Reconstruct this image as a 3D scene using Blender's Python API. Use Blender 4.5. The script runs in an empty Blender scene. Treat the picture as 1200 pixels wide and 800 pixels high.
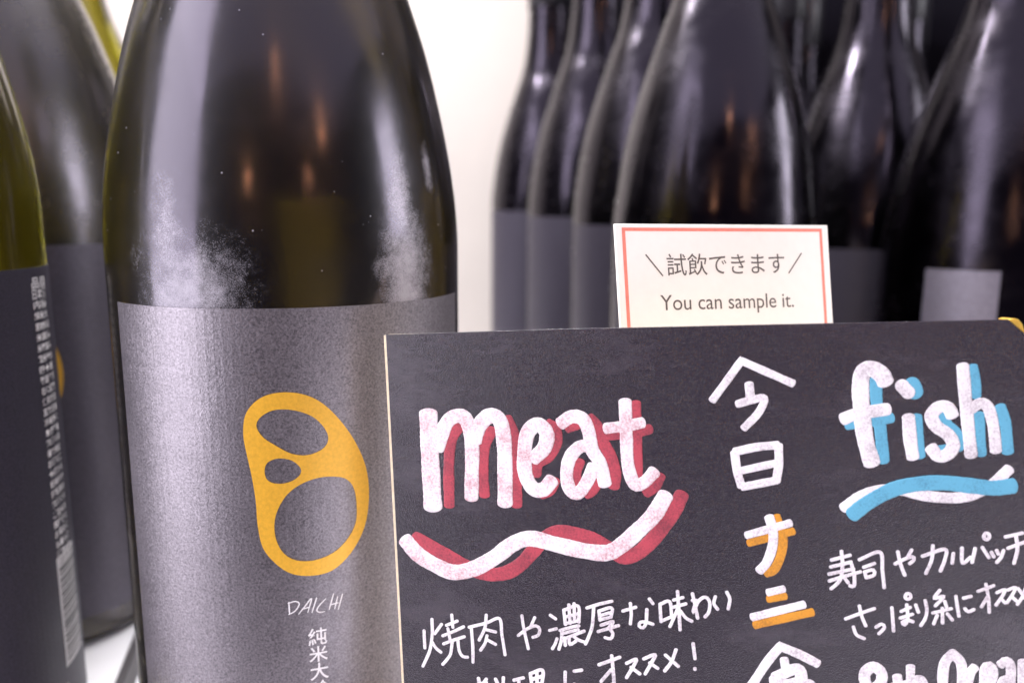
import bpy, bmesh, math, random
from mathutils import Vector, Matrix
random.seed(4)
MM = 0.001
S = bpy.context.scene
COL = S.collection

# ------------------------------------------------------------ camera, world, lamps, exposure
cd = bpy.data.cameras.new('camera')
cam = bpy.data.objects.new('camera', cd); COL.objects.link(cam)
PITCH = math.atan((400 - 258) / 870.0); ROLL = 0.0056
cam.location = (0, 0, 0.151)
cam.rotation_mode = 'QUATERNION'
cam.rotation_quaternion = (Matrix.Rotation(math.pi / 2 - PITCH, 3, 'X') @ Matrix.Rotation(ROLL, 3, 'Z')).to_quaternion()
cd.sensor_width = 36.0; cd.lens = 26.1
cd.clip_start = 0.01; cd.clip_end = 50
cd.dof.use_dof = True; cd.dof.focus_distance = 0.139; cd.dof.aperture_fstop = 10.0
S.camera = cam

w = bpy.data.worlds.new('World'); S.world = w; w.use_nodes = True
w.node_tree.nodes['Background'].inputs[0].default_value = (0.80, 0.66, 1.0, 1)
w.node_tree.nodes['Background'].inputs[1].default_value = 0.10

def area_lamp(name, loc, target, sx, sy, watts, colour):
    d = bpy.data.lights.new(name, 'AREA'); d.shape = 'RECTANGLE'; d.size = sx; d.size_y = sy
    d.energy = watts; d.color = colour
    o = bpy.data.objects.new(name, d); COL.objects.link(o); o.location = loc
    o.rotation_euler = (Vector(target) - Vector(loc)).to_track_quat('-Z', 'Y').to_euler()
    return o
def spot_lamp(name, loc, watts, radius, colour):
    d = bpy.data.lights.new(name, 'POINT'); d.energy = watts; d.shadow_soft_size = radius; d.color = colour
    o = bpy.data.objects.new(name, d); COL.objects.link(o); o.location = loc
    return o
area_lamp('ceiling_lamp', (0.0, -0.42, 1.30), (0.0, -0.42, 0.0), 3.2, 2.1, 24, (0.95, 0.89, 1.05))
area_lamp('left_shop_lamp', (-0.84, -0.34, 0.44), (-0.06, 0.14, 0.36), 0.58, 1.42, 20.0, (0.98, 0.93, 1.04))
area_lamp('right_shop_lamp', (0.90, 0.13, 0.37), (-0.02, 0.15, 0.20), 0.24, 0.46, 4.8, (0.97, 0.95, 1.0))
area_lamp('board_glare_lamp', (0.46, -0.44, -0.27), (0.085, 0.12, 0.085), 0.40, 0.34, 2.1, (0.98, 0.94, 1.03))  # added for the board's sheen, in place of an unseen bright surface
area_lamp('wall_fill_lamp', (-0.55, 0.35, 1.1), (-0.35, 0.66, 0.2), 0.8, 0.3, 8.0, (1.0, 0.95, 0.90))  # fill light added to keep the left of the wall bright
area_lamp('shelf_fill_lamp', (-.14, .34, .62), (-.13, .25, 0), .30, .05, 10.0, (1, .96, .97))  # fill light added to whiten the shelf between the left bottles
for az, el, dist, wt in ((10, 36, 1.5, 2.6), (40, 27, 1.5, 3.6), (-9, 16, 1.5, 2.4), (29, 17, 1.5, 1.6)):
    a, e = math.radians(az), math.radians(el)
    spot_lamp('warm_bulb', (-0.045 + dist * math.cos(e) * math.sin(a), 0.14 - dist * math.cos(e) * math.cos(a), 0.165 + dist * math.sin(e)), wt, 0.03, (1.0, 0.50, 0.22))

S.view_settings.view_transform = 'Standard'; S.view_settings.look = 'None'
S.view_settings.exposure = 0.0; S.view_settings.gamma = 1.0; S.view_settings.use_curve_mapping = False
S.cycles.use_denoising = True
S.cycles.caustics_reflective = False; S.cycles.caustics_refractive = False
S.cycles.max_bounces = 10; S.cycles.transmission_bounces = 8; S.cycles.sample_clamp_indirect = 6

# ------------------------------------------------------------ materials
class NT:
    def __init__(s, name):
        s.m = bpy.data.materials.new(name); s.m.use_nodes = True; s.t = s.m.node_tree
        s.b = s.t.nodes['Principled BSDF']; s.out = s.t.nodes['Material Output']
    def n(s, typ, **kw):
        x = s.t.nodes.new(typ)
        for k, v in kw.items(): setattr(x, k, v)
        return x
    def l(s, a, b): s.t.links.new(a, b)
    def set(s, **kw):
        for k, v in kw.items(): s.b.inputs[k.replace('_', ' ')].default_value = v
    def coord(s): return s.n('ShaderNodeTexCoord').outputs['Object']
    def noise(s, scale, detail=3, rough=.6, vec=None):
        x = s.n('ShaderNodeTexNoise'); x.inputs['Scale'].default_value = scale; x.inputs['Detail'].default_value = detail
        x.inputs['Roughness'].default_value = rough; s.l(vec or s.coord(), x.inputs['Vector']); return x.outputs['Fac']
    def ramp(s, fac, stops):
        r = s.n('ShaderNodeValToRGB'); e = r.color_ramp.elements
        e[0].position, e[0].color = stops[0]; e[1].position, e[1].color = stops[-1]
        for p, c in stops[1:-1]: q = e.new(p); q.color = c
        s.l(fac, r.inputs[0]); return r.outputs[0]
    def maprange(s, v, a, b, c, d, smooth=False):
        r = s.n('ShaderNodeMapRange'); r.interpolation_type = 'SMOOTHSTEP' if smooth else 'LINEAR'
        for i, q in zip((1, 2, 3, 4), (a, b, c, d)): r.inputs[i].default_value = q
        s.l(v, r.inputs[0]); return r.outputs[0]
    def math(s, op, a, b):
        r = s.n('ShaderNodeMath', operation=op)
        for i, q in enumerate((a, b)):
            if isinstance(q, (int, float)): r.inputs[i].default_value = q
            else: s.l(q, r.inputs[i])
        return r.outputs[0]
    def bump(s, h, strength, dist):
        b = s.n('ShaderNodeBump'); b.inputs['Strength'].default_value = strength; b.inputs['Distance'].default_value = dist
        s.l(h, b.inputs['Height']); s.l(b.outputs[0], s.b.inputs['Normal']); return b
G = lambda v: (v, v, v, 1)

def glass(name, tint, rough=0.07, dirt=(), specks=0.0, coat=0.0, crough=.34, spec=.5):
    k = NT(name); k.set(Base_Color=(*tint, 1), Transmission_Weight=1.0, IOR=1.45, Roughness=rough)
    co = k.coord()
    haze = k.noise(60, 4, .6, co)
    k.b.inputs['Specular Tint'].default_value = (.86, .76, 1.0, 1)
    k.l(k.maprange(haze, .35, .7, rough * .7, rough * 1.8), k.b.inputs['Roughness'])
    k.bump(k.noise(45, 1, .4, co), .06, .002)
    k.b.inputs['Specular IOR Level'].default_value = spec
    if coat: k.set(Coat_Weight=coat, Coat_Roughness=crough)
    if not dirt and not specks: return k.m
    mask = None
    fine = k.noise(4800, 2, .8, co); cloud = k.noise(260, 6, .7, co)
    mixn = k.math('ADD', k.math('MULTIPLY', fine, .50), k.math('MULTIPLY', cloud, .50))
    for (c, sc, rad, amt) in dirt:
        sub = k.n('ShaderNodeVectorMath', operation='SUBTRACT'); k.l(co, sub.inputs[0]); sub.inputs[1].default_value = c
        mul = k.n('ShaderNodeVectorMath', operation='MULTIPLY'); k.l(sub.outputs[0], mul.inputs[0]); mul.inputs[1].default_value = sc
        ln = k.n('ShaderNodeVectorMath', operation='LENGTH'); k.l(mul.outputs[0], ln.inputs[0])
        f = k.maprange(ln.outputs['Value'], 0, rad, amt, 0, True)
        mask = f if mask is None else k.math('MAXIMUM', mask, f)
    v = k.math('ADD', mixn, k.math('MULTIPLY', mask, .42))
    m = k.math('MULTIPLY', k.maprange(v, .58, .98, 0, .62, True), k.maprange(mask, 0, .15, 0, 1))
    if specks:
        vo = k.n('ShaderNodeTexVoronoi'); vo.inputs['Scale'].default_value = 330; k.l(co, vo.inputs['Vector'])
        d = k.maprange(vo.outputs['Distance'], .03, .075, .40, 0)
        sel = k.maprange(k.noise(95, 1, .5, co), .54, .58, 0, 1)
        m = k.math('MAXIMUM', m, k.math('MULTIPLY', d, sel))
    dif = k.n('ShaderNodeBsdfPrincipled'); dif.inputs['Base Color'].default_value = (.62, .60, .66, 1); dif.inputs['Roughness'].default_value = .6
    mx = k.n('ShaderNodeMixShader'); k.l(m, mx.inputs[0]); k.l(k.b.outputs[0], mx.inputs[1]); k.l(dif.outputs[0], mx.inputs[2])
    k.l(mx.outputs[0], k.out.inputs[0]); return k.m

def label_paper(name, base, metal=.45, rough=.46, grain=1.0):
    k = NT(name); co = k.coord()
    n1 = k.noise(2300, 2, .7, co); n2 = k.noise(120, 4, .6, co)
    a = [x * .6 for x in base]; b = [min(1, x * 1.45) for x in base]
    k.l(k.ramp(n1, [(.3, (*a, 1)), (.7, (*b, 1))]), k.b.inputs['Base Color'])
    k.set(Metallic=metal)
    k.l(k.maprange(k.math('ADD', k.math('MULTIPLY', n1, .5), k.math('MULTIPLY', n2, .5)), .3, .7, rough - .07, rough + .09), k.b.inputs['Roughness'])
    k.bump(n1, .5 * grain, .00010); return k.m

def plain(name, base, rough=.5, var=.06, scale=300, metal=0.0, spec=.5):
    k = NT(name); n = k.noise(scale, 4, .6)
    a = [max(0, x * (1 - var)) for x in base]; b = [min(1, x * (1 + var)) for x in base]
    k.l(k.ramp(n, [(.3, (*a, 1)), (.7, (*b, 1))]), k.b.inputs['Base Color'])
    k.set(Roughness=rough, Metallic=metal); k.b.inputs['Specular IOR Level'].default_value = spec; return k.m

def paint(name, base, thin, cover=.42):
    """opaque paint marker, letting the board's grain show a little"""
    k = NT(name); co = k.coord()
    f = k.noise(2600, 3, .75, co); c = k.noise(190, 4, .65, co)
    v = k.math('ADD', k.math('MULTIPLY', f, .5), k.math('MULTIPLY', c, .5))
    k.l(k.ramp(v, [(cover - .12, (*thin, 1)), (cover + .06, (*base, 1))]), k.b.inputs['Base Color'])
    k.set(Roughness=.55); k.bump(f, .35, .00015); return k.m

def board_black():
    k = NT('grained black board'); co = k.coord()
    vo = k.n('ShaderNodeTexVoronoi'); vo.inputs['Scale'].default_value = 4600; k.l(co, vo.inputs['Vector'])
    n = k.noise(5600, 2, .7, co); big = k.noise(40, 4, .6, co)
    h = k.math('ADD', k.math('MULTIPLY', vo.outputs['Distance'], .6), k.math('MULTIPLY', n, .7))
    dust = k.noise(900, 4, .8, co)
    d = k.math('MULTIPLY', k.maprange(dust, .66, .74, 0, .55), k.maprange(big, .42, .62, .25, 1))
    base = k.ramp(n, [(.3, (.007, .005, .009, 1)), (.7, (.028, .021, .034, 1))])
    mx = k.n('ShaderNodeMix', data_type='RGBA'); k.l(d, mx.inputs['Factor']); k.l(base, mx.inputs['A']); mx.inputs['B'].default_value = (.34, .31, .36, 1)
    mp = k.n('ShaderNodeMapping'); mp.inputs['Scale'].default_value = (1.0, 1.0, 2.6); mp.inputs['Rotation'].default_value = (0, .5, 0); k.l(co, mp.inputs['Vector'])
    wipe = k.math('MULTIPLY', k.maprange(k.noise(26, 5, .7, mp.outputs[0]), .50, .74, 0, .20, True), k.maprange(n, .3, .7, .5, 1.3))
    m2 = k.n('ShaderNodeMix', data_type='RGBA'); k.l(wipe, m2.inputs['Factor']); k.l(mx.outputs['Result'], m2.inputs['A']); m2.inputs['B'].default_value = (.17, .15, .18, 1)
    k.l(m2.outputs['Result'], k.b.inputs['Base Color'])
    k.l(k.maprange(big, .3, .7, .20, .28), k.b.inputs['Roughness'])
    k.b.inputs['Specular IOR Level'].default_value = .55
    k.set(Coat_Weight=.55, Coat_Roughness=.22)
    k.l(k.bump(h, 1.0, .00009).outputs[0], k.b.inputs['Coat Normal']); return k.m

M = {}
M['glass_main'] = glass('smudged dark glass', (.048, .036, .004), .15, coat=.36, crough=.34, spec=.2,
    dirt=(((-.0080, -.0382, .1310), (.75, 1, .8), .0140, .80), ((-.0125, -.0370, .1380), (1.2, 1, .30), .0085, .62), ((.0306, -.0245, .1320), (1, 1, .42), .0115, .95),
          ((.0300, -.0248, .1480), (1.3, 1.3, .35), .0080, .72), ((.0345, -.0165, .1560), (2.0, 2.0, .6), .0062, .8), ((-.0100, -.0378, .1370), (.6, 1, 1.0), .0150, .36)), specks=1)
M['glass_olive'] = glass('olive glass', (.34, .30, .014), .10, coat=.2)
M['glass_half_shaded'] = glass('glass tinted for half shade', (.026, .021, .004), .18, coat=.9)  # same olive glass, its shade put into a darker tint
M['glass_shaded'] = glass('glass tinted for shade', (.003, .002, .003), .18, spec=.30)  # the same glass again, the darkness behind it put into the tint
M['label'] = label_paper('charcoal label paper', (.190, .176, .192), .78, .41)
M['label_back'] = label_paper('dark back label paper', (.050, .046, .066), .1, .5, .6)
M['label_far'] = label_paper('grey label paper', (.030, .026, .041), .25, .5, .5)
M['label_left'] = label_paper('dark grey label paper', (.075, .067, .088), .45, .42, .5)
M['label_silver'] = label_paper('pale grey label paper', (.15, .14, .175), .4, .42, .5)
M['gold'] = plain('gold print', (.74, .405, .034), .42, .10, 1500, .2)
M['silver_ink'] = plain('silver white print', (.80, .79, .80), .5)
M['grey_ink'] = plain('grey white print', (.92, .90, .92), .5)
M['black_ink'] = plain('black print', (.02, .02, .025), .5)
M['cap'] = plain('black cap foil', (.015, .014, .018), .35, .1, 200, .2)
M['board'] = board_black()
M['core'] = plain('cream board core', (.78, .66, .46), .6, .12, 900)
M['brass'] = plain('brass corner', (.90, .58, .10), .35, .1, 500, .6)
M['white'] = paint('white paint marker', (.80, .775, .79), (.40, .35, .38), .46)
M['pale_pink'] = paint('white paint marker over red', (.80, .745, .755), (.52, .26, .30), .47)
M['red'] = paint('red paint marker', (.46, .062, .088), (.20, .035, .052), .50)
M['blue'] = paint('blue paint marker', (.115, .40, .56), (.07, .24, .36), .44)
M['orange'] = paint('orange paint marker', (.66, .29, .025), (.36, .15, .025), .46)
M['card'] = plain('cream card', (.84, .82, .76), .6, .02, 400)
M['salmon'] = plain('salmon print', (.78, .22, .16), .6, .08, 900)
M['card_ink'] = plain('warm grey print', (.10, .085, .075), .6)
M['wall'] = plain('cream wall paint', (.32, .296, .272), .7, .05, 9)
M['shelf'] = plain('white shelf laminate', (.86, .86, .88), .25, .03, 30)
M['wood'] = plain('pale wood', (.92, .78, .42), .6, .1, 120)
M['panel'] = plain('dark filler panel', (.003, .0025, .005), .7, .06, 300, 0.0, .05)
M['seam'] = plain('dark grey strip', (.06, .055, .06), .5)

# ------------------------------------------------------------ helpers
def tag(o, label=None, cat=None, group=None, kind=None):
    if label: o['label'] = label
    if cat: o['category'] = cat
    if group: o['group'] = group
    if kind: o['kind'] = kind
    return o
def empty(name, loc=(0, 0, 0)):
    o = bpy.data.objects.new(name, None); COL.objects.link(o); o.location = loc; o.empty_display_size = .01; return o
def link(name, bm, mat, parent=None, smooth=False, label=None):
    me = bpy.data.meshes.new(name); bmesh.ops.recalc_face_normals(bm, faces=bm.faces[:]) if not getattr(bm, 'keep', False) else None
    bm.to_mesh(me); bm.free()
    me.materials.append(mat)
    if smooth:
        for p in me.polygons: p.use_smooth = True
    o = bpy.data.objects.new(name, me); COL.objects.link(o)
    if parent: o.parent = parent
    if label: o['label'] = label
    return o
def box(bm, x0, x1, y0, y1, z0, z1):
    vs = [bm.verts.new((x * MM, y * MM, z * MM)) for x in (x0, x1) for y in (y0, y1) for z in (z0, z1)]
    for f in ((0, 1, 3, 2), (4, 6, 7, 5), (0, 4, 5, 1), (2, 3, 7, 6), (0, 2, 6, 4), (1, 5, 7, 3)): bm.faces.new([vs[i] for i in f])
def prism(bm, pts, a, b, axis='y'):
    """outline pts in (x,z) (axis y) or (x,y) (axis z), swept from a to b; millimetres"""
    mk = (lambda p, t: (p[0] * MM, t * MM, p[1] * MM)) if axis == 'y' else (lambda p, t: (p[0] * MM, p[1] * MM, t * MM))
    A = [bm.verts.new(mk(p, a)) for p in pts]; B = [bm.verts.new(mk(p, b)) for p in pts]
    bm.faces.new(A); bm.faces.new(B[::-1]); n = len(pts)
    for i in range(n): bm.faces.new((A[i], B[i], B[(i + 1) % n], A[(i + 1) % n]))
def bevel(o, w, seg=2):
    m = o.modifiers.new('bevel', 'BEVEL'); m.width = w * MM; m.segments = seg; m.limit_method = 'ANGLE'; return o
def interp(prof, n):
    """monotone cubic through (z, r)"""
    z = [p[0] for p in prof]; r = [p[1] for p in prof]; N = len(z)
    h = [z[i + 1] - z[i] for i in range(N - 1)]; d = [(r[i + 1] - r[i]) / h[i] for i in range(N - 1)]
    m = [d[0]] + [0.0] * (N - 2) + [d[-1]]
    for i in range(1, N - 1):
        if d[i - 1] * d[i] > 0:
            w1, w2 = 2 * h[i] + h[i - 1], h[i] + 2 * h[i - 1]; m[i] = (w1 + w2) / (w1 / d[i - 1] + w2 / d[i])
    out = []
    for q in range(n + 1):
        x = z[0] + (z[-1] - z[0]) * q / n; i = 0
        while i < N - 2 and x > z[i + 1]: i += 1
        t = (x - z[i]) / h[i]
        out.append((x, (2*t**3-3*t**2+1)*r[i]+(t**3-2*t**2+t)*h[i]*m[i]+(-2*t**3+3*t**2)*r[i+1]+(t**3-t**2)*h[i]*m[i+1]))
    return out
def lathe(bm, prof, seg=96):
    rings = []
    for z, r in prof:
        if r < 1e-6: rings.append([bm.verts.new((0, 0, z * MM))])
        else: rings.append([bm.verts.new((r * MM * math.sin(2 * math.pi * i / seg), -r * MM * math.cos(2 * math.pi * i / seg), z * MM)) for i in range(seg)])
    for A, B in zip(rings, rings[1:]):
        for i in range(seg):
            j = (i + 1) % seg
            if len(A) == 1: bm.faces.new((A[0], B[j], B[i]))
            elif len(B) == 1: bm.faces.new((A[i], A[j], B[0]))
            else: bm.faces.new((A[i], A[j], B[j], B[i]))
def curved_patch(bm, th0, th1, z0, z1, r0, r1, seg=None):
    """a sheet wrapped on the bottle, with its own small thickness; degrees, 0 faces -y"""
    seg = seg or max(6, int(abs(th1 - th0) / 2.5)); P = lambda t, z, r: (r * MM * math.sin(t), -r * MM * math.cos(t), z * MM)
    ts = [math.radians(th0 + (th1 - th0) * i / seg) for i in range(seg + 1)]
    O = [[bm.verts.new(P(t, z, r1)) for z in (z0, z1)] for t in ts]; I = [[bm.verts.new(P(t, z, r0)) for z in (z0, z1)] for t in ts]
    for i in range(seg):
        bm.faces.new((O[i][0], O[i+1][0], O[i+1][1], O[i][1])); bm.faces.new((I[i][0], I[i][1], I[i+1][1], I[i+1][0]))
        bm.faces.new((O[i][1], O[i+1][1], I[i+1][1], I[i][1])); bm.faces.new((O[i][0], I[i][0], I[i+1][0], O[i+1][0]))
    for i in (0, seg): bm.faces.new((O[i][0], O[i][1], I[i][1], I[i][0]))
def catmull(pts, step, closed=False):
    if len(pts) == 2 and not closed: 
        a, b = pts; n = max(2, int(math.dist(a, b) / step)); return [(a[0] + (b[0]-a[0]) * i / n, a[1] + (b[1]-a[1]) * i / n) for i in range(n + 1)]
    out = []; N = len(pts)
    for i in range(N if closed else N - 1):
        p1, p2 = pts[i], pts[(i + 1) % N]
        p0 = pts[i - 1] if (closed or i > 0) else (2*p1[0]-p2[0], 2*p1[1]-p2[1])
        p3 = pts[(i + 2) % N] if (closed or i + 2 < N) else (2*p2[0]-p1[0], 2*p2[1]-p1[1])
        n = max(2, int(math.dist(p1, p2) / step))
        for k in range(n):
            t = k / n
            out.append(tuple(.5 * (2*p1[c] + (p2[c]-p0[c])*t + (2*p0[c]-5*p1[c]+4*p2[c]-p3[c])*t*t + (3*p1[c]-p0[c]-3*p2[c]+p3[c])*t**3) for c in (0, 1)))
    if not closed: out.append(pts[-1])
    return out
def stroke(bm, pts, hw, high, y0, step=.35, wobble=.055):
    """a raised marker stroke lying on the plane y=0, bulging towards -y"""
    c = catmull(pts, step); n = len(c)
    if n < 2: return
    tang = []
    for i in range(n):
        a, b = c[max(0, i - 1)], c[min(n - 1, i + 1)]; L = math.dist(a, b) or 1e-6; tang.append(((b[0]-a[0]) / L, (b[1]-a[1]) / L))
    st = []
    e = 1.0 if hw < .6 or math.dist(c[0], c[-1]) < 2 * hw else .55
    for k in (1.0, .96, .85, .68, .45, .2): st.append(((c[0][0] - tang[0][0]*hw*k*e, c[0][1] - tang[0][1]*hw*k*e), tang[0], math.sqrt(max(1e-4, 1 - k*k))))
    ph = random.random() * 9
    for i in range(n): st.append((c[i], tang[i], 1))
    for k in (.2, .45, .68, .85, .96, 1.0): st.append(((c[-1][0] + tang[-1][0]*hw*k*e, c[-1][1] + tang[-1][1]*hw*k*e), tang[-1], math.sqrt(max(1e-4, 1 - k*k))))
    rows = []
    for i, (p, t, s) in enumerate(st):
        wv = hw * s * (1 + wobble * (math.sin(i * .37 + ph) * .5 + random.uniform(-.5, .5)))
        nx, nz = -t[1], t[0]
        rows.append([bm.verts.new(((p[0] + nx * wv * u) * MM, (y0 - high * s * hgt) * MM, (p[1] + nz * wv * u) * MM)) for u, hgt in ((1, -.5), (.97, .7), (.8, 1.0), (0, 1.04), (-.8, 1.0), (-.97, .7), (-1, -.5))])
    for A, B in zip(rows, rows[1:]):
        for q in range(6): bm.faces.new((A[q], A[q+1], B[q+1], B[q]))
def text_bm(body, offset=0.0):
    cu = bpy.data.curves.new('lettering', 'FONT'); cu.body = body; cu.size = 1.0; cu.offset = offset; cu.resolution_u = 6; cu.fill_mode = 'FRONT'
    o = bpy.data.objects.new('lettering', cu); COL.objects.link(o)
    dg = bpy.context.evaluated_depsgraph_get(); me = bpy.data.meshes.new_from_object(o.evaluated_get(dg))
    bm = bmesh.new(); bm.from_mesh(me)
    bpy.data.objects.remove(o); bpy.data.curves.remove(cu); bpy.data.meshes.remove(me)
    return bm
def fit(bm, x0, x1, zc, height=None, shear=0.0, slope=0.0):
    """flat text (xy) scaled into x0..x1 around zc, returned in (x, z) millimetres as xy"""
    xs = [v.co.x for v in bm.verts]; ys = [v.co.y for v in bm.verts]
    sx = (x1 - x0) / (max(xs) - min(xs)); sy = sx if height is None else height / (max(ys) - min(ys)); my = (max(ys) + min(ys)) / 2; mx = min(xs)
    for v in bm.verts:
        x = (v.co.x - mx) * sx; y = (v.co.y - my) * sy
        v.co = (x0 + x + y * shear, zc + y + slope * x, 0)
    return bm
def merge(dst, src):
    me = bpy.data.meshes.new('t'); src.to_mesh(me); src.free(); dst.from_mesh(me); bpy.data.meshes.remove(me)
def lay_flat(bm, y):
    for v in bm.verts: v.co = (v.co.x * MM, y * MM, v.co.y * MM)
    return bm
def wrap(bm, r, zoff=0.0, cut=1.0):
    """flat mesh in (arc, z) millimetres, cut into narrow strips and laid round the bottle"""
    xs = [v.co.x for v in bm.verts]; x = math.floor(min(xs)) + cut / 2
    while x < max(xs):
        bmesh.ops.bisect_plane(bm, geom=bm.verts[:] + bm.edges[:] + bm.faces[:], plane_co=(x, 0, 0), plane_no=(1, 0, 0)); x += cut
    for v in bm.verts:
        t = v.co.x / 39.25; v.co = (r * MM * math.sin(t), -r * MM * math.cos(t), (v.co.y + zoff) * MM)
    return bm
def filled(outlines, step=.6):
    cu = bpy.data.curves.new('mark', 'CURVE'); cu.dimensions = '2D'; cu.fill_mode = 'FRONT'
    for pts in outlines:
        c = catmull(pts, step, True); sp = cu.splines.new('POLY'); sp.points.add(len(c) - 1); sp.use_cyclic_u = True
        for q, p in zip(sp.points, c): q.co = (p[0], p[1], 0, 1)
    o = bpy.data.objects.new('mark', cu); COL.objects.link(o)
    dg = bpy.context.evaluated_depsgraph_get(); me = bpy.data.meshes.new_from_object(o.evaluated_get(dg)); bm = bmesh.new(); bm.from_mesh(me)
    bpy.data.objects.remove(o); bpy.data.curves.remove(cu); bpy.data.meshes.remove(me); return bm

# ------------------------------------------------------------ the setting
bm = bmesh.new(); box(bm, -1400, 1400, 660, 700, -600, 1500)
tag(link('wall', bm, M['wall']), kind='structure', label='cream shop wall behind the bottles')
bm = bmesh.new(); box(bm, -900, 900, 62, 650, -30, 6.5)
tag(bevel(link('shelf', bm, M['shelf']), 2), kind='structure', label='glossy white shelf under the bottles')
bm = bmesh.new()
for b in ((36, 124, 257, 338.6, 15), (20, 112, 339, 416, 21), (0, 92, 416.4, 492, 25), (-20, 70, 492.4, 575, 29), (128, 216, 330, 408, 11), (93, 460, 408.4, 640, 21)): box(bm, b[0], b[1], b[2], b[3], 6.5, b[4])
tag(link('shelf_step', bm, M['shelf']), kind='structure', label='low white steps under the rear bottles')
# ------------------------------------------------------------ drawn marks, millimetres in the plane of the thing that carries them
LOGO = [[(9.21, -16.01), (13.1, -16.92), (16.52, -19.33), (20.04, -23.77), (22.63, -28.54), (24.21, -33.28), (24.65, -38.47), (23.91, -44.02), (22.06, -48.18), (19.17, -51.55), (15.89, -53.46), (11.72, -53.62), (8.2, -52.52), (5.27, -49.88), (3.38, -46.73), (2.68, -42.3), (2.56, -37.4), (2.05, -32.54), (1.28, -27.73), (0.86, -24.03), (1.41, -20.37), (3.27, -17.79), (5.79, -16.39)],
  [(3.4, -22.22), (4.62, -20.42), (7.12, -19.35), (10.53, -19.64), (13.93, -21.21), (16.11, -23.83), (16.65, -26.05), (15.47, -27.8), (12.65, -28.69), (9.69, -28.17), (6.81, -26.39), (4.43, -24.51)],
  [(4.51, -31.41), (5.18, -29.68), (7.19, -28.97), (9.64, -29.55), (11.17, -31.13), (11.11, -32.48), (9.47, -33.69), (6.97, -34.06), (5.01, -33.26)],
  [(5.85, -42.43), (6.47, -39.73), (8.1, -36.84), (10.42, -34.86), (13.47, -33.7), (16.56, -33.55), (19.7, -34.42), (21.39, -36.67), (21.9, -40.15), (21.61, -44.07), (19.85, -47.12), (17.08, -49.41), (13.38, -50.47), (9.82, -50.1), (7.36, -48.35), (6.07, -45.48)]]
DAI = [[(7.9, -58.68), (7.92, -60.05), (7.92, -61.29)],
  [(7.65, -59.01), (9.13, -58.68), (9.89, -59.32), (9.05, -60.73), (7.69, -61.38)],
  [(9.63, -61.55), (10.93, -60.02), (12.27, -58.51), (11.41, -61.47)],
  [(10.41, -60.55), (11.83, -60.29)],
  [(13.29, -58.46), (12.23, -61.6)],
  [(15.08, -59.01), (13.78, -60.21), (13.19, -61.27), (13.85, -61.78), (14.79, -61.74)],
  [(16.64, -58.22), (15.63, -61.55)],
  [(15.92, -60.58), (17.55, -60.43)],
  [(17.44, -59.01), (16.71, -61.7)],
  [(18.44, -58.68), (17.43, -61.95)]]
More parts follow.
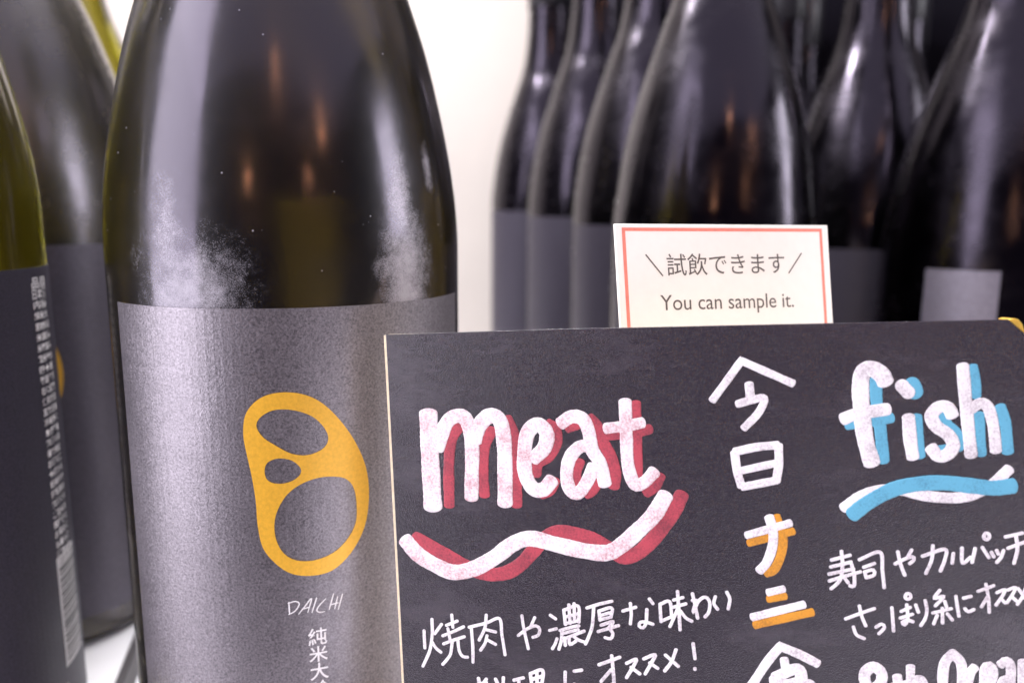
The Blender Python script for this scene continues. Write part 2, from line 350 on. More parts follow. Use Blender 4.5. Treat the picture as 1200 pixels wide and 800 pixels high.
WORDS = [
 ('meat', 'white', [(1.75, [(7.4, -14.82), (7.37, -23.83), (7.44, -32.59)]),
   (1.342, [(8.87, -21.42), (10.71, -16.78), (12.87, -15.37), (14.6, -16.35), (15.37, -20.66), (15.09, -27.08), (14.85, -30.79)]),
   (1.412, [(15.88, -20.03), (16.96, -17.18), (18.94, -15.46), (20.8, -16.43), (21.42, -20.71), (21.31, -27.41), (21.13, -31.9)]),
   (1.355, [(26.68, -23.45), (28.79, -21.41), (29.27, -18.73), (27.69, -17.15), (25.75, -18.86), (25.05, -22.96), (25.15, -26.46), (26.47, -29.01), (28.35, -29.16), (29.98, -27.42)]),
   (1.232, [(31.89, -17.04), (33.93, -15.82), (35.92, -16.31), (36.92, -18.66), (37.37, -21.78), (38.74, -24.29), (39.54, -28.22)]),
   (1.207, [(37.29, -21.31), (35.3, -21.3), (33.38, -23.32), (32.66, -26.47), (33.19, -29.16), (34.72, -29.79), (36.33, -27.74), (37.64, -24.92)]),
   (1.146, [(43.54, -13.18), (43.59, -19.35), (43.75, -24.78), (44.87, -28.22), (46.54, -27.83), (48.39, -25.89)]),
   (1.038, [(39.99, -18.01), (43.33, -17.64), (46.51, -17.06)])]),
 ('meat', 'red', [(1.029, [(13.1, -17.45), (11.53, -19.99), (10.83, -24.65), (10.56, -32.26)]),
   (1.023, [(19.31, -18), (17.75, -21.16), (17.21, -26.28), (17.36, -30.3)]),
   (1.017, [(22.09, -15.97), (23.22, -19.15), (23.45, -25.5), (23.27, -32.21)]),
   (1.009, [(29.56, -17.01), (30.92, -18.12), (30.99, -20.79), (29.5, -23.15), (27.59, -24.24), (27.04, -26.46)]),
   (0.936, [(30.6, -27.42), (29.6, -29.32), (27.85, -30.12)]),
   (0.848, [(33.09, -17.99), (35.12, -17.24)]),
   (1.076, [(36.99, -16.17), (38.47, -17.74), (38.87, -19.61), (40.75, -23.21), (41.42, -26.34), (41.05, -28.69)]),
   (0.929, [(35.21, -23.96), (34.37, -26.32), (34.6, -28.69)]),
   (0.928, [(36.1, -30.11), (37.36, -29.32), (38.34, -27.43)]),
   (0.915, [(45.4, -13.51), (45.44, -17.82), (45.43, -24.01), (45.35, -27.13)]),
   (0.916, [(40.25, -19.31), (44.05, -19.04), (47.82, -18.23)]),
   (0.993, [(49.42, -26.67), (48.32, -28.69), (46.79, -29.78)])]),
 ('meat underline', 'white', [(1.495, [(1.76, -38.88), (4.11, -41.66), (7.48, -43.76), (10.87, -45.02), (14.83, -44.22), (18.8, -42.03), (22.27, -39.47), (25.65, -38.39), (30.35, -39.46), (35.46, -40.6), (39.63, -40.87), (42.44, -39.25), (45.26, -36.69), (48.05, -33.84), (50.24, -30.24)])]),
 ('meat underline', 'red', [(1.332, [(3.6, -38.53), (6.67, -40.14), (10.03, -42.07), (13.53, -43.99), (17.22, -45.25), (20.61, -45.02), (23.56, -43.35), (26.04, -40.72), (28.51, -38.12), (31.37, -37.13), (36.01, -38.04), (39.66, -39.91), (42.38, -41.63), (44.69, -41.12), (46.7, -39.51), (49.34, -36.5), (51.67, -33.04), (53.08, -30.08)])]),
 ('fish', 'white', [(1.383, [(87.33, -10.69), (86.68, -9.33), (85.25, -8.34), (83.74, -8.69), (83.29, -11.18), (83.5, -15.82), (84.07, -20.49), (85.11, -24.59)]),
   (1.095, [(80.44, -16.87), (82.7, -16.01), (87.69, -15.23)]),
   (1.156, [(89.98, -11.31), (90.44, -11.86), (90.9, -12.4)]),
   (1.088, [(90.98, -16.58), (91.27, -20.56), (91.71, -23.58)]),
   (1.081, [(97.92, -16.49), (97.28, -15.18), (95.94, -14.93), (94.64, -16.37), (95.32, -18.21), (97.31, -19.77), (98.09, -21.58), (97.15, -23.11), (95.7, -23.37), (94.56, -21.93)]),
   (1.031, [(99.48, -8.1), (100.05, -14.92), (100.91, -23.32)]),
   (0.929, [(100.85, -15.39), (102.24, -14.46), (103.39, -15.05), (104.1, -17.25), (104.51, -19.92), (104.74, -22.58)])]),
 ('fish', 'blue', [(1.019, [(85.79, -10.08), (85.89, -13.93), (86.5, -18.57), (86.96, -24.21)]),
   (0.949, [(81.16, -17.81), (83.42, -17.57), (88.3, -16.74)]),
   (1.37, [(91.61, -11.19), (91.83, -11.73), (91.97, -12.27)]),
   (1.014, [(92.16, -16.6), (92.49, -20.57), (92.71, -23.39)]),
   (0.935, [(96.37, -16.39), (97.19, -18.12), (98.61, -19.67), (98.91, -22.16)]),
   (0.722, [(95.62, -22.33), (96.86, -22.14)]),
   (0.927, [(100.97, -8.32), (101.34, -10.4), (101.53, -13.24)]),
   (0.831, [(102.11, -16.28), (102.52, -23.14)]),
   (0.926, [(105.29, -15.08), (106.19, -18.04), (106.62, -22.79)])]),
 ('fish underline', 'blue', [(1.308, [(81.83, -33.65), (84.48, -31.46), (88.48, -29.18), (92.44, -28.2), (96.71, -28.01), (100.95, -28.51), (104.46, -28.9), (107.51, -28.52)])]),
 ('fish underline', 'white', [(0.945, [(80.44, -32.47), (83.39, -30.28), (86.3, -29.3), (89.92, -29.29), (92.08, -29.88), (95.3, -30.46), (98.85, -30.57), (101.67, -29.86), (104.45, -28.13), (106.86, -25.65)])]),
 ('today', 'white', [(0.685, [(58.67, -13.26), (60.89, -10.26), (63.7, -6.4), (63.8, -6.33)]),
   (0.68, [(63.7, -6.4), (67.92, -8.45), (72.27, -10.55)]),
   (0.773, [(64.93, -10.44), (65.14, -12.83)]),
   (0.685, [(62.9, -13.98), (65.13, -13.37), (67.45, -13.05), (66.47, -15.53), (63.93, -18.26)]),
   (0.751, [(62.32, -22.5), (62.72, -25.94), (63.4, -28.56)]),
   (0.747, [(62.32, -22.43), (66.05, -21.62), (69.63, -21.29)]),
   (0.745, [(69.73, -21.29), (69.76, -24.53), (69.29, -27.7)]),
   (0.688, [(63.06, -25.87), (69.08, -24.52)]),
   (0.719, [(63.54, -28.71), (69.39, -27.52)])]),
 ('what', 'white', [(0.721, [(64.15, -37.42), (71.59, -35.14)]),
   (0.843, [(68.01, -34.07), (68.66, -36.57), (68.51, -39.4), (67.53, -42.26), (66.24, -43.82)]),
   (0.695, [(67.65, -47.76), (70.33, -47.05)]),
   (0.757, [(64.9, -52.35), (73.72, -49.8)])]),
 ('what', 'orange', [(0.692, [(64.51, -38.84), (72.06, -36.62)]),
   (0.827, [(69.14, -34.03), (70.24, -37.36), (70.02, -40.6), (68.85, -43.46), (67.39, -44.21)]),
   (0.695, [(67.71, -48.99), (70.62, -48.35)]),
   (0.757, [(65.34, -53.78), (75.14, -51.19)])]),
 ('eat', 'white', [(0.84, [(62.33, -68.92), (65.13, -64.18), (67.5, -60.35), (69.64, -57.58), (69.76, -57.54)]),
   (0.833, [(69.64, -57.58), (72.88, -58.92), (75.98, -60.55)]),
   (0.76, [(70.27, -59.84), (70.56, -61.9)]),
   (1.065, [(68.69, -63.42), (71.71, -61.77), (73.04, -62.22), (73.12, -66.37), (72.99, -67.62)]),
   (1.07, [(68.69, -63.42), (68.95, -67.79), (68.71, -72.42)]),
   (1.066, [(69.37, -65.06), (72.83, -64.1)]),
   (0.838, [(69.15, -67.37), (73, -66.37)]),
   (0.606, [(74.55, -64.03), (74.93, -64.22)]),
   (0.918, [(68.71, -72.42), (71.62, -71.02)]),
   (0.914, [(71.64, -68.1), (73.54, -70.1), (76.2, -71.65)])]),
 ('rich taste', 'white', [(0.309, [(4.57, -56.54), (4.54, -58.22), (4.54, -59.9)]),
   (0.309, [(6.2, -54.26), (6.13, -57.05), (5.56, -60.15), (4.77, -62), (4, -63.5)]),
   (0.308, [(8.01, -55.18), (6.63, -57.04)]),
   (0.308, [(6.04, -58.73), (6.69, -59.83), (7.62, -60.65)]),
   (0.306, [(10.08, -53.32), (10.19, -55.68)]),
   (0.307, [(8.97, -55.35), (11.07, -54.46)]),
   (0.307, [(8.18, -57.41), (10.29, -56.51), (12.26, -55.54)]),
   (0.307, [(9.22, -55.99), (9.53, -58.07)]),
   (0.307, [(8.25, -59), (10.22, -58.19), (12.31, -57.48)]),
   (0.308, [(9.92, -58.61), (9.54, -60.86), (8.8, -62.01), (7.92, -63.02)]),
   (0.307, [(11.04, -58.3), (11.22, -60.25), (11.86, -61.34), (12.76, -61.45)]),
   (0.306, [(13.75, -55.72), (13.87, -59.33), (13.79, -62.4)]),
   (0.304, [(13.35, -55.59), (16.66, -54.67), (19.18, -53.78), (19.54, -56.94), (19.98, -60.74)]),
   (0.305, [(16.72, -53.16), (16.34, -55.65), (15.15, -58.04)]),
   (0.304, [(16.33, -55.93), (18.35, -56.37)]),
   (0.305, [(16.69, -57.16), (16.22, -58.7), (15.34, -59.98)]),
   (0.305, [(16.66, -57.91), (18.25, -58.77)]),
   (0.302, [(22.64, -56.9), (24.43, -55.56), (26.05, -54.97), (26.69, -55.63), (26.38, -56.74), (25.38, -57.18)]),
   (0.302, [(25.84, -53.42), (24.97, -55.27)]),
   (0.302, [(23.45, -53.12), (23.75, -55.72), (24.42, -59.41)]),
   (0.3, [(28.78, -52.85), (29.73, -53.53)]),
   (0.301, [(28.54, -55.77), (29.8, -55.41)]),
   (0.301, [(28.95, -59.26), (29.51, -58.29), (29.86, -57.32)]),
   (0.315, [(31.32, -51.97), (31.51, -54.53)]),
   (0.315, [(31.32, -51.83), (33.96, -51), (34, -54.04)]),
   (0.315, [(31.51, -54.39), (34.01, -53.75)]),
   (0.315, [(31.42, -53.17), (34.06, -52.39)]),
   (0.315, [(32.27, -50.81), (32.4, -54.31)]),
   (0.315, [(33.24, -50.56), (33.24, -53.92)]),
   (0.315, [(30.5, -55.71), (33.01, -54.92), (33.98, -54.75)]),
   (0.316, [(30.9, -56.32), (33.82, -55.47)]),
   (0.316, [(30.83, -55.84), (30.65, -57.71), (30.16, -59.3)]),
   (0.315, [(31.28, -57.26), (34.91, -55.72)]),
   (0.316, [(32.11, -57.23), (32.21, -58.37), (33.34, -57.68)]),
   (0.315, [(32.95, -56.78), (33.89, -57.46), (35.12, -57.86)]),
   (0.316, [(31.28, -57.11), (31.37, -58.54)]),
   (0.313, [(35.6, -51.3), (37.8, -50.54), (40.13, -49.93)]),
   (0.314, [(36.83, -51.13), (36.45, -54.68), (35.76, -56.7), (35.11, -58.14)]),
   (0.313, [(37.77, -51.82), (37.9, -53.57)]),
   (0.313, [(37.77, -51.82), (40.09, -51.19), (39.91, -52.95)]),
   (0.313, [(37.85, -53.46), (39.91, -52.95)]),
   (0.313, [(37.82, -52.72), (39.93, -52.04)]),
   (0.313, [(38.09, -54.5), (40.29, -53.73), (39.44, -54.94)]),
   (0.313, [(39.44, -54.94), (40.15, -56), (39.74, -57), (38.76, -56.83)]),
   (0.313, [(37.51, -55.71), (41.22, -54.47)]),
   (0.311, [(42.11, -51.71), (44.41, -50.95)]),
   (0.311, [(43.49, -50.27), (43.6, -52.24), (43.39, -54.07)]),
   (0.31, [(46.92, -49.35), (47.51, -50.18)]),
   (0.311, [(46.41, -51.32), (46.22, -53.71), (45.66, -54.77), (44.94, -54.45), (45.23, -53.74), (46.22, -53.71), (47.42, -54.05)]),
   (0.31, [(48.78, -50.29), (48.9, -53.5)]),
   (0.309, [(48.78, -50.29), (50.49, -49.75), (50.83, -52.47)]),
   (0.309, [(48.9, -53.45), (50.78, -52.56)]),
   (0.308, [(51.24, -49.45), (52.84, -48.95)]),
   (0.308, [(50.95, -50.85), (53.34, -50.1)]),
   (0.308, [(51.94, -47.86), (52.12, -51.47), (52.24, -54.95)]),
   (0.309, [(51.87, -51.19), (50.47, -54.38)]),
   (0.308, [(52.39, -51.46), (53.29, -52.69), (54.33, -53.3)]),
   (0.307, [(54.56, -48.22), (54.92, -50.01), (55.39, -52.69)]),
   (0.307, [(54.54, -49.46), (55.27, -49.39), (54.77, -50.85), (54.62, -51.74), (55.58, -49.58), (56.77, -48.78), (57.54, -49.67), (57.38, -51.48), (56.71, -52.41)]),
   (0.306, [(58.55, -48.68), (58.27, -49.93), (58.9, -50.94)]),
   (0.305, [(60.56, -47.82), (61.06, -49.04), (60.77, -50.84)])]),
 ('recommended cooking', 'white', [(0.34, [(14.69, -65.58), (14.85, -67.11), (14.9, -70.48)]),
   (0.339, [(16.19, -65.66), (15.47, -66.67)]),
   (0.339, [(13.81, -67.01), (16.17, -66.28)]),
   (0.34, [(14.77, -67.12), (13.73, -68.84)]),
   (0.338, [(17.97, -65.59), (18.34, -66.42)]),
   (0.338, [(17.64, -67), (18.08, -67.54)]),
   (0.338, [(19.48, -65.26), (19.14, -70.3)]),
   (0.338, [(17.16, -68.7), (20.19, -67.74)]),
   (0.337, [(21.49, -65.65), (23.26, -65.11)]),
   (0.337, [(22.39, -65.48), (22.44, -69.04)]),
   (0.337, [(21.43, -67.27), (23.2, -66.78)]),
   (0.337, [(21.21, -69.37), (23.27, -68.59)]),
   (0.336, [(24.63, -64.37), (24.86, -66.85)]),
   (0.335, [(24.64, -64.23), (26.94, -63.51), (26.7, -66.37)]),
   (0.335, [(24.76, -65.39), (26.76, -64.7)]),
   (0.336, [(24.87, -66.58), (26.71, -66.03)]),
   (0.336, [(25.86, -63.91), (25.8, -69.18)]),
   (0.336, [(24.63, -67.97), (26.94, -67.33)]),
   (0.336, [(24.31, -69.52), (27.15, -68.84)]),
   (0.334, [(31.18, -63.71), (31.11, -65.92), (31.31, -67.84)]),
   (0.332, [(32.87, -63.46), (34.21, -63.21)]),
   (0.333, [(32.79, -65.98), (33.32, -66.68), (34.44, -66.34)]),
   (0.33, [(37.46, -62.07), (39.4, -61.28), (41.27, -60.51)]),
   (0.33, [(39.83, -60.27), (40.03, -63.12), (40.08, -65.98), (39.68, -65.71)]),
   (0.331, [(39.62, -62.99), (37.78, -65.21)]),
   (0.329, [(42.52, -61.6), (44.3, -60.75), (43.72, -62.13), (42.44, -64.31)]),
   (0.329, [(43.31, -62.37), (44.82, -63.51)]),
   (0.327, [(45.65, -60.64), (47.68, -59.78), (47.11, -61.16), (45.84, -63.47)]),
   (0.327, [(46.7, -61.4), (48.08, -62.34)]),
   (0.326, [(51.44, -58.76), (50.59, -61.04), (49.35, -62.78)]),
   (0.326, [(49.55, -59.81), (50.73, -60.89), (51.77, -61.84)]),
   (0.324, [(54.51, -57.54), (54.77, -60.28)]),
   (0.325, [(54.71, -62.16), (54.73, -62.3)])]),
 ('sushi and carpaccio', 'white', [(0.312, [(78.42, -41.68), (81.47, -40.79)]),
   (0.313, [(80.07, -40.13), (80.23, -42.33), (79.99, -44.78), (79.19, -46.03), (78.33, -46.81)]),
   (0.313, [(78.3, -42.91), (81.61, -42)]),
   (0.313, [(78, -44.2), (82.03, -43.22)]),
   (0.313, [(78.05, -45.43), (80.61, -44.53), (83.15, -43.72)]),
   (0.312, [(81.75, -42.46), (82.17, -44.44), (82.1, -46.28), (81.45, -46.23)]),
   (0.313, [(80.61, -44.93), (81.12, -45.68)]),
   (0.311, [(83.02, -41.53), (86.38, -40.18), (86.79, -43.45), (87.07, -46.42)]),
   (0.311, [(83.72, -42.89), (85.46, -42.19)]),
   (0.312, [(83.86, -43.71), (84.13, -44.71)]),
   (0.311, [(83.86, -43.71), (85.26, -43.32), (85.45, -44.23), (84.22, -44.71)]),
   (0.309, [(88.88, -42.2), (90.4, -41.33), (91.64, -40.89), (91.92, -41.4), (91.23, -42.1)]),
   (0.308, [(91.5, -39.75), (90.9, -40.96)]),
   (0.309, [(89.29, -40.08), (89.71, -42.19), (90.41, -44.14)]),
   (0.307, [(93.29, -40.78), (96.84, -39.53), (96.85, -41.33), (96.18, -43.29)]),
   (0.307, [(94.93, -38.96), (94.75, -41.36), (93.85, -43.78)]),
   (0.306, [(98.2, -40.26), (98.02, -41.91)]),
   (0.305, [(99.55, -39.29), (99.65, -41.89), (100.91, -40.88)]),
   (0.305, [(101.63, -39.33), (101.19, -41.72)]),
   (0.304, [(102.78, -39.16), (103.79, -40.84)]),
   (0.304, [(104.21, -39.95), (104.59, -40.71)]),
   (0.304, [(105.01, -39.64), (105.28, -40.23)]),
   (0.303, [(106.08, -39.63), (105.74, -40.76), (105.08, -41.66)]),
   (0.304, [(102.98, -37.17), (103.29, -36.64), (103.75, -36.81), (103.86, -37.31), (103.57, -37.73), (103.12, -37.62), (102.98, -37.17)]),
   (0.302, [(106.37, -37.26), (108.96, -36.59)]),
   (0.302, [(106.79, -39.2), (109.43, -38.11)]),
   (0.302, [(108.01, -37.13), (108.25, -39.39), (107.75, -41.77)])]),
 ('light dishes', 'white', [(0.298, [(80.72, -52.22), (83.13, -51.17), (85.44, -50.25)]),
   (0.298, [(82.99, -49.85), (83.41, -51.78), (84.03, -53.36)]),
   (0.299, [(81.99, -53.67), (82.5, -55.05), (83.74, -55.69)]),
   (0.298, [(85.72, -53.56), (86.65, -52.99), (87.12, -53.59), (86.22, -54.72)]),
   (0.297, [(88.33, -50.03), (88.61, -54.16)]),
   (0.296, [(89.86, -50.64), (91.3, -49.9)]),
   (0.296, [(89.72, -51.83), (91.66, -51.11)]),
   (0.296, [(90.75, -49.45), (90.92, -51.89), (90.42, -53.04), (90, -52.59), (90.83, -52.2), (91.75, -52.42)]),
   (0.295, [(90.49, -48), (90.74, -47.48), (91.24, -47.53), (91.41, -48.07), (91.02, -48.44), (90.61, -48.33), (90.49, -48)]),
   (0.295, [(92.21, -49.42), (92.63, -50.69)]),
   (0.295, [(93.73, -48.63), (94.01, -50.29), (93.74, -51.82), (93.05, -53.06)]),
   (0.294, [(96.06, -46.76), (95.16, -48.2), (96.74, -47.8), (95.38, -49.5)]),
   (0.294, [(94.98, -50.78), (97.9, -49.95)]),
   (0.293, [(96.89, -48.71), (97.16, -49.61)]),
   (0.294, [(96.48, -49.93), (96.55, -52.5)]),
   (0.294, [(95.66, -51.22), (95.12, -52.7)]),
   (0.293, [(97.31, -50.88), (98.08, -51.92)]),
   (0.293, [(98.65, -47.76), (99.14, -51.22)]),
   (0.292, [(99.88, -48.04), (101.02, -47.71)]),
   (0.292, [(100.11, -49.9), (100.63, -50.43), (101.52, -50.02)]),
   (0.291, [(102.17, -46.79), (104.59, -45.78)]),
   (0.291, [(103.38, -45.56), (103.8, -47.95), (103.96, -50.41)]),
   (0.291, [(103.66, -47.71), (102.74, -49.48)]),
   (0.29, [(105.14, -46.96), (106.39, -46.4), (105.95, -47.61), (105.02, -49.12)]),
   (0.29, [(105.74, -47.97), (106.41, -48.7)]),
   (0.29, [(106.87, -46.45), (108.06, -45.98), (107.55, -47.27), (106.76, -48.63)]),
   (0.29, [(107.47, -47.63), (108.23, -48.36)]),
   (0.289, [(109.79, -45.59), (109.15, -47.54), (108.37, -48.9)]),
   (0.289, [(108.47, -46.21), (109.55, -47.83)])]),
 ('8th Ocean', 'white', [(0.975, [(85.38, -65.99), (84.02, -63.85), (83.9, -61.95), (85.26, -60.81), (86.62, -61.85), (86.37, -63.76), (84.26, -66.03), (83.76, -68.25), (85.25, -69.55), (86.74, -68.12), (86.62, -66.48), (85.38, -64.89)]),
   (0.821, [(89.2, -62.29), (89.45, -65), (89.21, -67.46), (89.95, -68.25)]),
   (0.597, [(88.22, -64.23), (90.68, -63.59)]),
   (0.745, [(91.4, -60.45), (91.3, -67.92)]),
   (0.743, [(91.41, -64.38), (92.63, -62.71), (93.61, -63.75), (93.74, -67.81)]),
   (0.886, [(98.17, -58.02), (96.98, -59.59), (96.63, -62.82), (97.01, -66.04), (98.23, -67.61), (99.42, -65.94), (99.83, -62.7), (99.5, -59.5), (98.17, -58.02)]),
   (0.81, [(101.78, -60.22), (101.07, -61.31), (100.61, -64.01), (101.11, -66.68), (102.3, -66.63)]),
   (0.881, [(103.36, -64.17), (104.53, -62.25), (104.51, -60.39), (103.56, -60.16), (103.34, -62.56), (103.49, -65.77), (104.93, -66.51)]),
   (0.804, [(105.8, -59.68), (106.74, -58.98), (107.46, -60.02), (107.49, -62.94), (107.77, -66.39)]),
   (0.805, [(107.49, -62.41), (106.31, -62.45), (105.97, -64.33), (106.58, -66.18), (107.51, -64.27)]),
   (0.802, [(109.32, -58.89), (109.37, -62.86), (109.54, -66.58)]),
   (0.801, [(109.48, -61.8), (110.27, -59.92), (110.99, -60.95), (111.11, -66.51)])]),
]
SAY = {
 ('meat', 'white'): 'big white hand lettered word meat',
 ('meat', 'red'): 'red shadow strokes of the word meat',
 ('meat underline', 'white'): 'white wavy underline',
 ('meat underline', 'red'): 'red wavy underline',
 ('fish', 'white'): 'big white hand lettered word fish',
 ('fish', 'blue'): 'light blue shadow strokes of the word fish',
 ('fish underline', 'blue'): 'light blue wavy underline',
 ('fish underline', 'white'): 'thin white underline below the blue one',
 ('today', 'white'): 'white vertical kanji for today',
 ('what', 'white'): 'white katakana with orange shadow',
 ('what', 'orange'): 'orange shadow strokes of the katakana',
 ('eat', 'white'): 'white kanji cut by the lower edge of the photo',
 ('rich taste', 'white'): 'small white Japanese line below the word meat',
 ('recommended cooking', 'white'): 'second small white Japanese line below the word meat',
 ('sushi and carpaccio', 'white'): 'small white Japanese line below the word fish',
 ('light dishes', 'white'): 'second small white Japanese line below the word fish',
 ('8th Ocean', 'white'): 'thick white English words at the lower right'}

# ------------------------------------------------------------ the left platform, with a dark strip drawn for its shaded gap
t = tag(empty('display_riser', (-.25, .25, .0065)), 'low white platform with a dark strip for its shaded gap under the left hand bottles', 'riser')
bm = bmesh.new(); prism(bm, [(x + 250, y - 250) for x, y in ((-560, 72), (-81.4, 72), (-129.9, 246), (-220, 570), (-560, 570))], 0, 8.5, 'z')
bevel(link('platform', bm, M['shelf'], t), .5)
bm = bmesh.new(); prism(bm, [(x + 250, y - 250) for x, y in ((-81.2, 72), (-78.6, 72), (-127.1, 246), (-217.2, 570), (-219.8, 570), (-129.7, 246))], 0, 8.8, 'z')
link('shade_strip', bm, M['seam'], t)  # dark colour stands in for the shadow in the gap here

# ------------------------------------------------------------ bottles (heights measured from the front label's top edge, 128 mm above the base)
BIG = [(-128, 37.5), (-126, 38.6), (-122, 39), (0, 39), (10, 39), (18, 38.6), (26, 37.7), (35, 36.2), (44, 34.3), (53, 32.1), (61, 29.6), (70, 26.5), (80, 22.5), (92, 18), (107, 14.5), (122, 13.5), (150, 13.3), (172, 13.3)]
REAR = [(-128, 37.5), (-126, 38.6), (-122, 39), (0, 39), (8, 38.8), (20, 37.5), (36, 35), (50, 31.8), (68, 26.3), (81, 22), (92, 18.2), (105, 15.6), (122, 13.9), (150, 13.2), (172, 13.0)]
def bottle_body(prof, glassm, root):
    p = [(z + 128, r) for z, r in interp(prof, 130)]
    p = [(4.5, 0), (4.0, 12), (2.6, 24), (.6, 31), (0, 34), (.1, 36)] + p[1:] + [(p[-1][0], 0)]
    bm = bmesh.new(); lathe(bm, p); o = link('glass_body', bm, glassm, root, True)
    e = o.modifiers.new('edge', 'EDGE_SPLIT'); e.split_angle = math.radians(50); return o
def cap(root):
    bm = bmesh.new(); lathe(bm, [(262, 0), (262, 14.0), (262.5, 14.4), (300, 14.2), (302.5, 13.4), (303, 0)], 48)
    o = link('cap_foil', bm, M['cap'], root, True); o.modifiers.new('edge', 'EDGE_SPLIT').split_angle = math.radians(40)
def sheet(root, name, th0, th1, z0, z1, mat, label=None, r=39.02):
    bm = bmesh.new(); curved_patch(bm, th0, th1, z0 + 128, z1 + 128, r, r + .16); return link(name, bm, mat, root, label=label)
def print_on(root, name, bm, mat, label=None): return link(name, bm, mat, root, label=label)

def emblem(root, shift=0.0, mat='gold'):
    bm = filled(LOGO)
    if shift:
        for v in bm.verts: v.co.x += shift
    return print_on(root, 'emblem', wrap(bm, 39.25, 128), M[mat])
def flat_strokes(lines, hw, shift=0.0):
    """thin pen lines as a flat outline, for wrapping"""
    bm = bmesh.new()
    for n_, p in enumerate(lines):
        c = catmull(p, .4); n = len(c); rows = []
        for i in range(n):
            a, b = c[max(0, i-1)], c[min(n-1, i+1)]; L = math.dist(a, b) or 1e-6; tx, tz = (b[0]-a[0])/L, (b[1]-a[1])/L
            wv = hw * (.75 + .5 * math.sin(math.pi * (i + .5) / n)); rows.append([bm.verts.new((c[i][0] - tz*wv*u + shift, c[i][1] + tx*wv*u, .001 * n_)) for u in (1, -1)])
        for A, B in zip(rows, rows[1:]): bm.faces.new((A[0], A[1], B[1], B[0]))
    return bm

# the big bottle in front
t = tag(empty('sake_bottle', (-.052, .176, .0065)), 'big smudged dark bottle in front with the whole gold emblem and DAICHI lettering facing us', 'bottle')
bottle_body(BIG, M['glass_main'], t); cap(t)
lab = sheet(t, 'front_label', -43.2, 82, -118, 0, M['label'])
emblem(lab)
print_on(lab, 'lettering', wrap(flat_strokes(DAI, .115), 39.26, 128), M['silver_ink'], 'thin hand drawn letters DAICHI')
kj = bmesh.new()
for ch, (x, zc) in zip('純米大吟醸', ((13.15, -66.9), (13.2, -70.75), (13.25, -74.6), (13.3, -78.5), (13.35, -82.4))):
    merge(kj, fit(text_bm(ch, .012), x - 1.85, x + 1.85, zc, 3.75 if ch != '米' else 3.5))
print_on(lab, 'lettering', wrap(kj, 39.26, 128), M['silver_ink'], 'vertical Japanese grade name')
sheet(t, 'back_label', 150, 250, -110, -8, M['label_back'])

# left: bottle turned to show its back label
t = tag(empty('sake_bottle', (-.151, .168, .015)), 'yellow green bottle cut by the left edge, dark back label with barcode', 'bottle')
bottle_body(BIG, M['glass_olive'], t); cap(t)
lab = sheet(t, 'back_label', 20, 150, -118, -3.6, M['label_back'])
pr = bmesh.new()
rows = ['品目', '日本酒', '内容', '純米大', '原材料名', '米国産', '米麹国産', '精米歩合', '四十五', '製造年月', '右に記載', '保存方法', '直射日光', '冷暗所に', '未成年者', '飲酒は法', '律で禁止', 'お酒は二', '十歳から', '妊娠中や', '授乳期の', '飲酒には', 'ご注意を', '開栓後は', 'お早めに', '容量七二', '酒精十六', '製造者']
for i, s in enumerate(rows):
    h = 3.0 if i < 2 else 2.3
    zc = -7.2 - i * 2.58
    dx = -i * .02
    bmt = text_bm(s, .022)
    merge(pr, fit(bmt, 66.4 + dx, 66.4 + dx + (7.8 if i < 4 else 8.3), zc, h * .86))
print_on(lab, 'fine_print', wrap(pr, 39.26, 128), M['grey_ink'])
bc = bmesh.new()
curved_patch(bc, 95.5, 112, 128 - 104, 128 - 75, 39.18, 39.24)
bl = link('barcode', bc, M['silver_ink'], lab)
bb = bmesh.new(); zz = -76.0
while zz > -103:
    wd = random.choice((.25, .35, .5, .7)); q = random.choice((.3, .45, .6, .8))
    curved_patch(bb, 97, 112, 128 + zz - wd, 128 + zz, 39.245, 39.26); zz -= wd + q
link('bars', bb, M['black_ink'], bl)
fr = fit(text_bm('二十歳未満の飲酒は法律で禁止'), 50, 65.5, -108.5, 1.9); print_on(lab, 'fine_print', wrap(fr, 39.26, 128), M['grey_ink'])

# left, behind it: same label turned to us
t = tag(empty('sake_bottle', (-.163, .248, .015)), 'blurred bottle standing on the white platform between the barcode bottle and the big front bottle', 'bottle')
bottle_body(BIG, M['glass_half_shaded'], t); cap(t)
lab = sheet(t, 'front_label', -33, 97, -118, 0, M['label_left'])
emblem(lab, 5.6)
sheet(t, 'back_label', 160, 250, -110, -8, M['label_back'])
t = tag(empty('sake_bottle', (-.189, .330, .015)), 'yellow green bottle shoulder farthest back on the left against the white wall', 'bottle')
bottle_body(BIG, M['glass_olive'], t); cap(t)
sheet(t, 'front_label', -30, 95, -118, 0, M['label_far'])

# added unseen behind the big bottle to keep the bright wall out of its glass
for x, y, say in ((-69.5, 296, 'dark bottle added right behind the big front bottle to darken its glass'), (-112, 374, 'second dark bottle added behind the big front bottle to darken its glass, nearer the wall')):
    t = tag(empty('sake_bottle', (x * MM, y * MM, .0065)), say, 'bottle')
    bottle_body(BIG, M['glass_shaded'], t); cap(t)
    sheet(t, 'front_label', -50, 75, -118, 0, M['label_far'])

t = tag(empty('patch_stick', (-.0660, .228, .0065)), 'pale wooden stick added behind the big bottle to make an olive patch in its glass', 'stick')  # added only for the olive light it gives through the glass
bm = bmesh.new(); box(bm, -3.2, 3.2, -.6, .6, 2, 146); bevel(link('stick_blade', bm, M['wood'], t), .3).rotation_euler.z = math.radians(50)
bm = bmesh.new(); box(bm, -9, 9, -5, 5, 0, 2); link('foot', bm, M['shelf'], t)

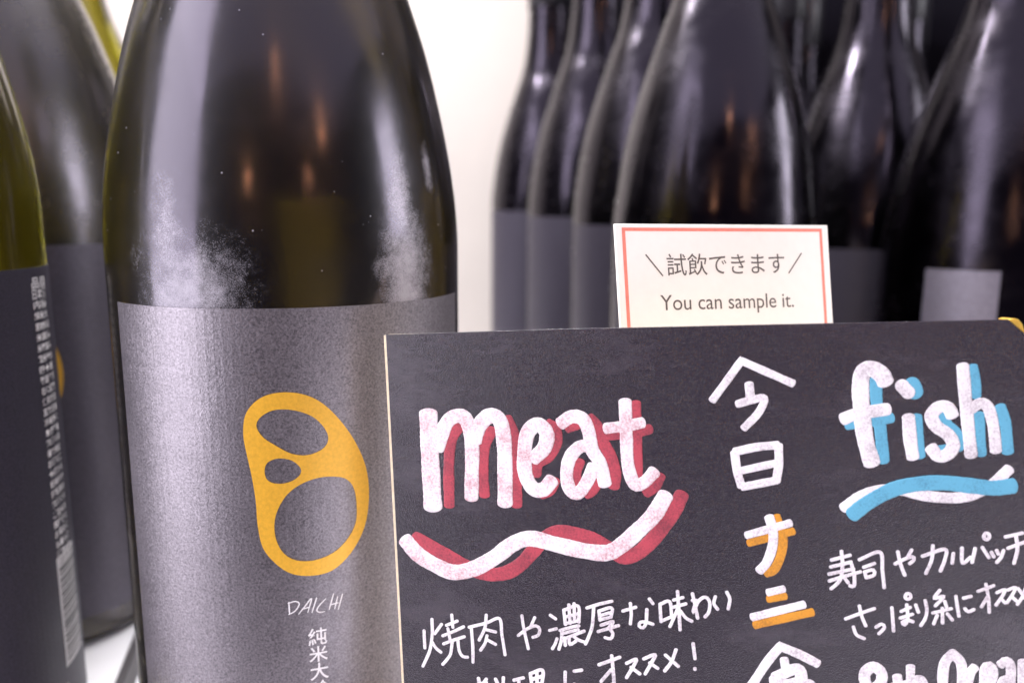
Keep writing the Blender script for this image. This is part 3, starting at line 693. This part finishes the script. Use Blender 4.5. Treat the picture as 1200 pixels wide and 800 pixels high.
# right: the dark row, one bottle built and copied
GR = 'dark bottles lined up behind the cards'
t = tag(empty('sake_bottle', (.079, .300, .015)), 'front dark bottle standing right behind the sample card', 'bottle', GR)
bottle_body(REAR, M['glass_shaded'], t); cap(t)
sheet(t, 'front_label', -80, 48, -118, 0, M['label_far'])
first = t
def again(x, y, z, label, turn=0.0):
    r = first.copy(); COL.objects.link(r); r.location = (x * MM, y * MM, z * MM); r['label'] = label; r.rotation_euler = (0, 0, math.radians(turn))
    for ch in first.children:
        c = ch.copy(); COL.objects.link(c); c.parent = r
    return r
again(69, 378, 21, 'dark bottle second in the receding row, just left of the sample card')
again(48, 455, 25, 'dark bottle third in the receding row left of the sample card')
again(24, 531, 29, 'farthest dark bottle of the receding row, its outline against the cream wall')
again(208, 452, 21, 'dark bottle neck seen in the gap above the right corner of the sample card')
again(288, 450, 21, 'dark bottle neck seen in the gap between the two bottles at the right edge')
again(128, 455, 21, 'dark bottle half hidden behind the bottle that stands behind the sample card')
for x, y in ((104, 533), (184, 533), (264, 531), (344, 529), (144, 606), (224, 606), (304, 604), (384, 602)):
    again(x, y, 21, 'dark bottle deep in the back rows, almost hidden by the bottles before it')
p = tag(empty('filler_panel', (.45, .645, .0065)), 'dark panel added to darken the gaps behind the rows of dark bottles', 'panel')  # added dark backing that fills bright gaps between the rear bottles
bm = bmesh.new(); box(bm, -422, 440, -5, 5, 0, 520); link('panel_board', bm, M['panel'], p)
bm = bmesh.new(); box(bm, -428, -422, -8, 8, 0, 520); link('side_edging', bm, M['seam'], p)
t = tag(empty('sake_bottle', (.171, .370, .011)), 'dark bottle with orange light spot, its grey label right beside the sample card', 'bottle', GR)
bottle_body(REAR, M['glass_shaded'], t); cap(t)
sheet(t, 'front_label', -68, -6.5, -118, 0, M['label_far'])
t = tag(empty('sake_bottle', (.186, .290, .0065)), 'dark bottle at the right edge with a narrow pale grey label', 'bottle', GR)
bottle_body(REAR, M['glass_shaded'], t); cap(t)
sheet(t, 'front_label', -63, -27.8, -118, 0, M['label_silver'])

# ------------------------------------------------------------ the hand written board
def panel_empty(name, O, u, n, v):
    o = empty(name); o.matrix_world = Matrix(((u[0], -n[0], v[0], O[0] * MM), (u[1], -n[1], v[1], O[1] * MM), (u[2], -n[2], v[2], O[2] * MM), (0, 0, 0, 1))); return o
b = tag(panel_empty('chalkboard', (-23.417, 136.0, 129.952), (.98933, -.13462, .05565), (-.13874, -.98722, .07846), (-.04438, .08534, .99536)),
        'small black board with coloured hand lettering, leaning on the big bottle', 'board')
face = [(0, 0), (0, -124.0), (114, -130.2), (109.0, -3.0), (106.5, -.58), (70, -.25), (30, .1)]
bm = bmesh.new(); prism(bm, face, 0, .35); bevel(link('face', bm, M['board'], b), .12, 2)
bm = bmesh.new(); prism(bm, [(-.5, -.15), (-.5, -124.0), (113.6, -130.2), (108.4, -3.2), (106.2, -.9), (70, -.6), (30, -.3)], .355, 3.6); link('core', bm, M['core'], b)
bm = bmesh.new(); prism(bm, [(106.55, -.62), (107.3, -.42), (108.0, -.62), (108.6, -1.4), (109.0, -2.95)], -.05, 3.7); bevel(link('corner_guard', bm, M['brass'], b), .1)
HIGH = {'white': (.045, -.070), 'red': (.035, -.012), 'blue': (.035, -.012), 'orange': (.035, -.012)}
for name, colour, strokes in WORDS:
    bm = bmesh.new(); hi, y0 = HIGH[colour]
    if name == 'fish underline': hi, y0 = {'blue': (.045, -.070), 'white': (.035, -.012)}[colour]
    for i, (hw, pts) in enumerate(strokes): stroke(bm, pts, hw, hi * min(1, .35 + hw), y0 - .0015 * i)
    link('underline' if 'underline' in name else 'lettering', bm, M['pale_pink' if name.startswith('meat') and colour == 'white' else colour], b, True, SAY.get((name, colour)))

# ------------------------------------------------------------ the printed card behind the board
c = tag(panel_empty('sample_card', (19.298, 142.0, 150.471), (.93217, .36202, -.00343), (.35676, -.91693, .1788), (-.06158, .1679, .98388)),
        'cream printed card reading You can sample it, standing behind the black board', 'card')
bm = bmesh.new(); prism(bm, [(0, 0), (0, -44), (51.45, -44), (51.45, 0)], 0, .7); bevel(link('card_sheet', bm, M['card'], c), .12)
bm = bmesh.new()
for x0, x1, z0, z1 in ((1.4, 2.1, -44, -.75), (49.1, 49.8, -44, -.75), (2.1, 49.1, -1.4, -.75)):
    vs = [bm.verts.new((x * MM, -.03 * MM, z * MM)) for x, z in ((x0, z0), (x1, z0), (x1, z1), (x0, z1))]; bm.faces.new(vs)
link('border', bm, M['salmon'], c)
bm = fit(text_bm('試飲できます'), 10.9, 39.4, -7.95, 4.3)
for a, d in (((6.3, -5.9), (9.9, -10.1)), ((44.0, -5.9), (40.3, -10.1))):
    L = math.dist(a, d); nx, nz = -(d[1]-a[1]) / L * .14, (d[0]-a[0]) / L * .14
    bm.faces.new([bm.verts.new((p[0] + nx*s, p[1] + nz*s, 0)) for p, s in ((a, 1), (a, -1), (d, -1), (d, 1))])
link('lettering', lay_flat(bm, -.03), M['card_ink'], c, label='Japanese line of print')
bm = fit(text_bm('You can sample it.'), 9.0, 41.2, -15.75, 3.9, slope=-.012)
link('lettering', lay_flat(bm, -.03), M['card_ink'], c, label='English line of print')
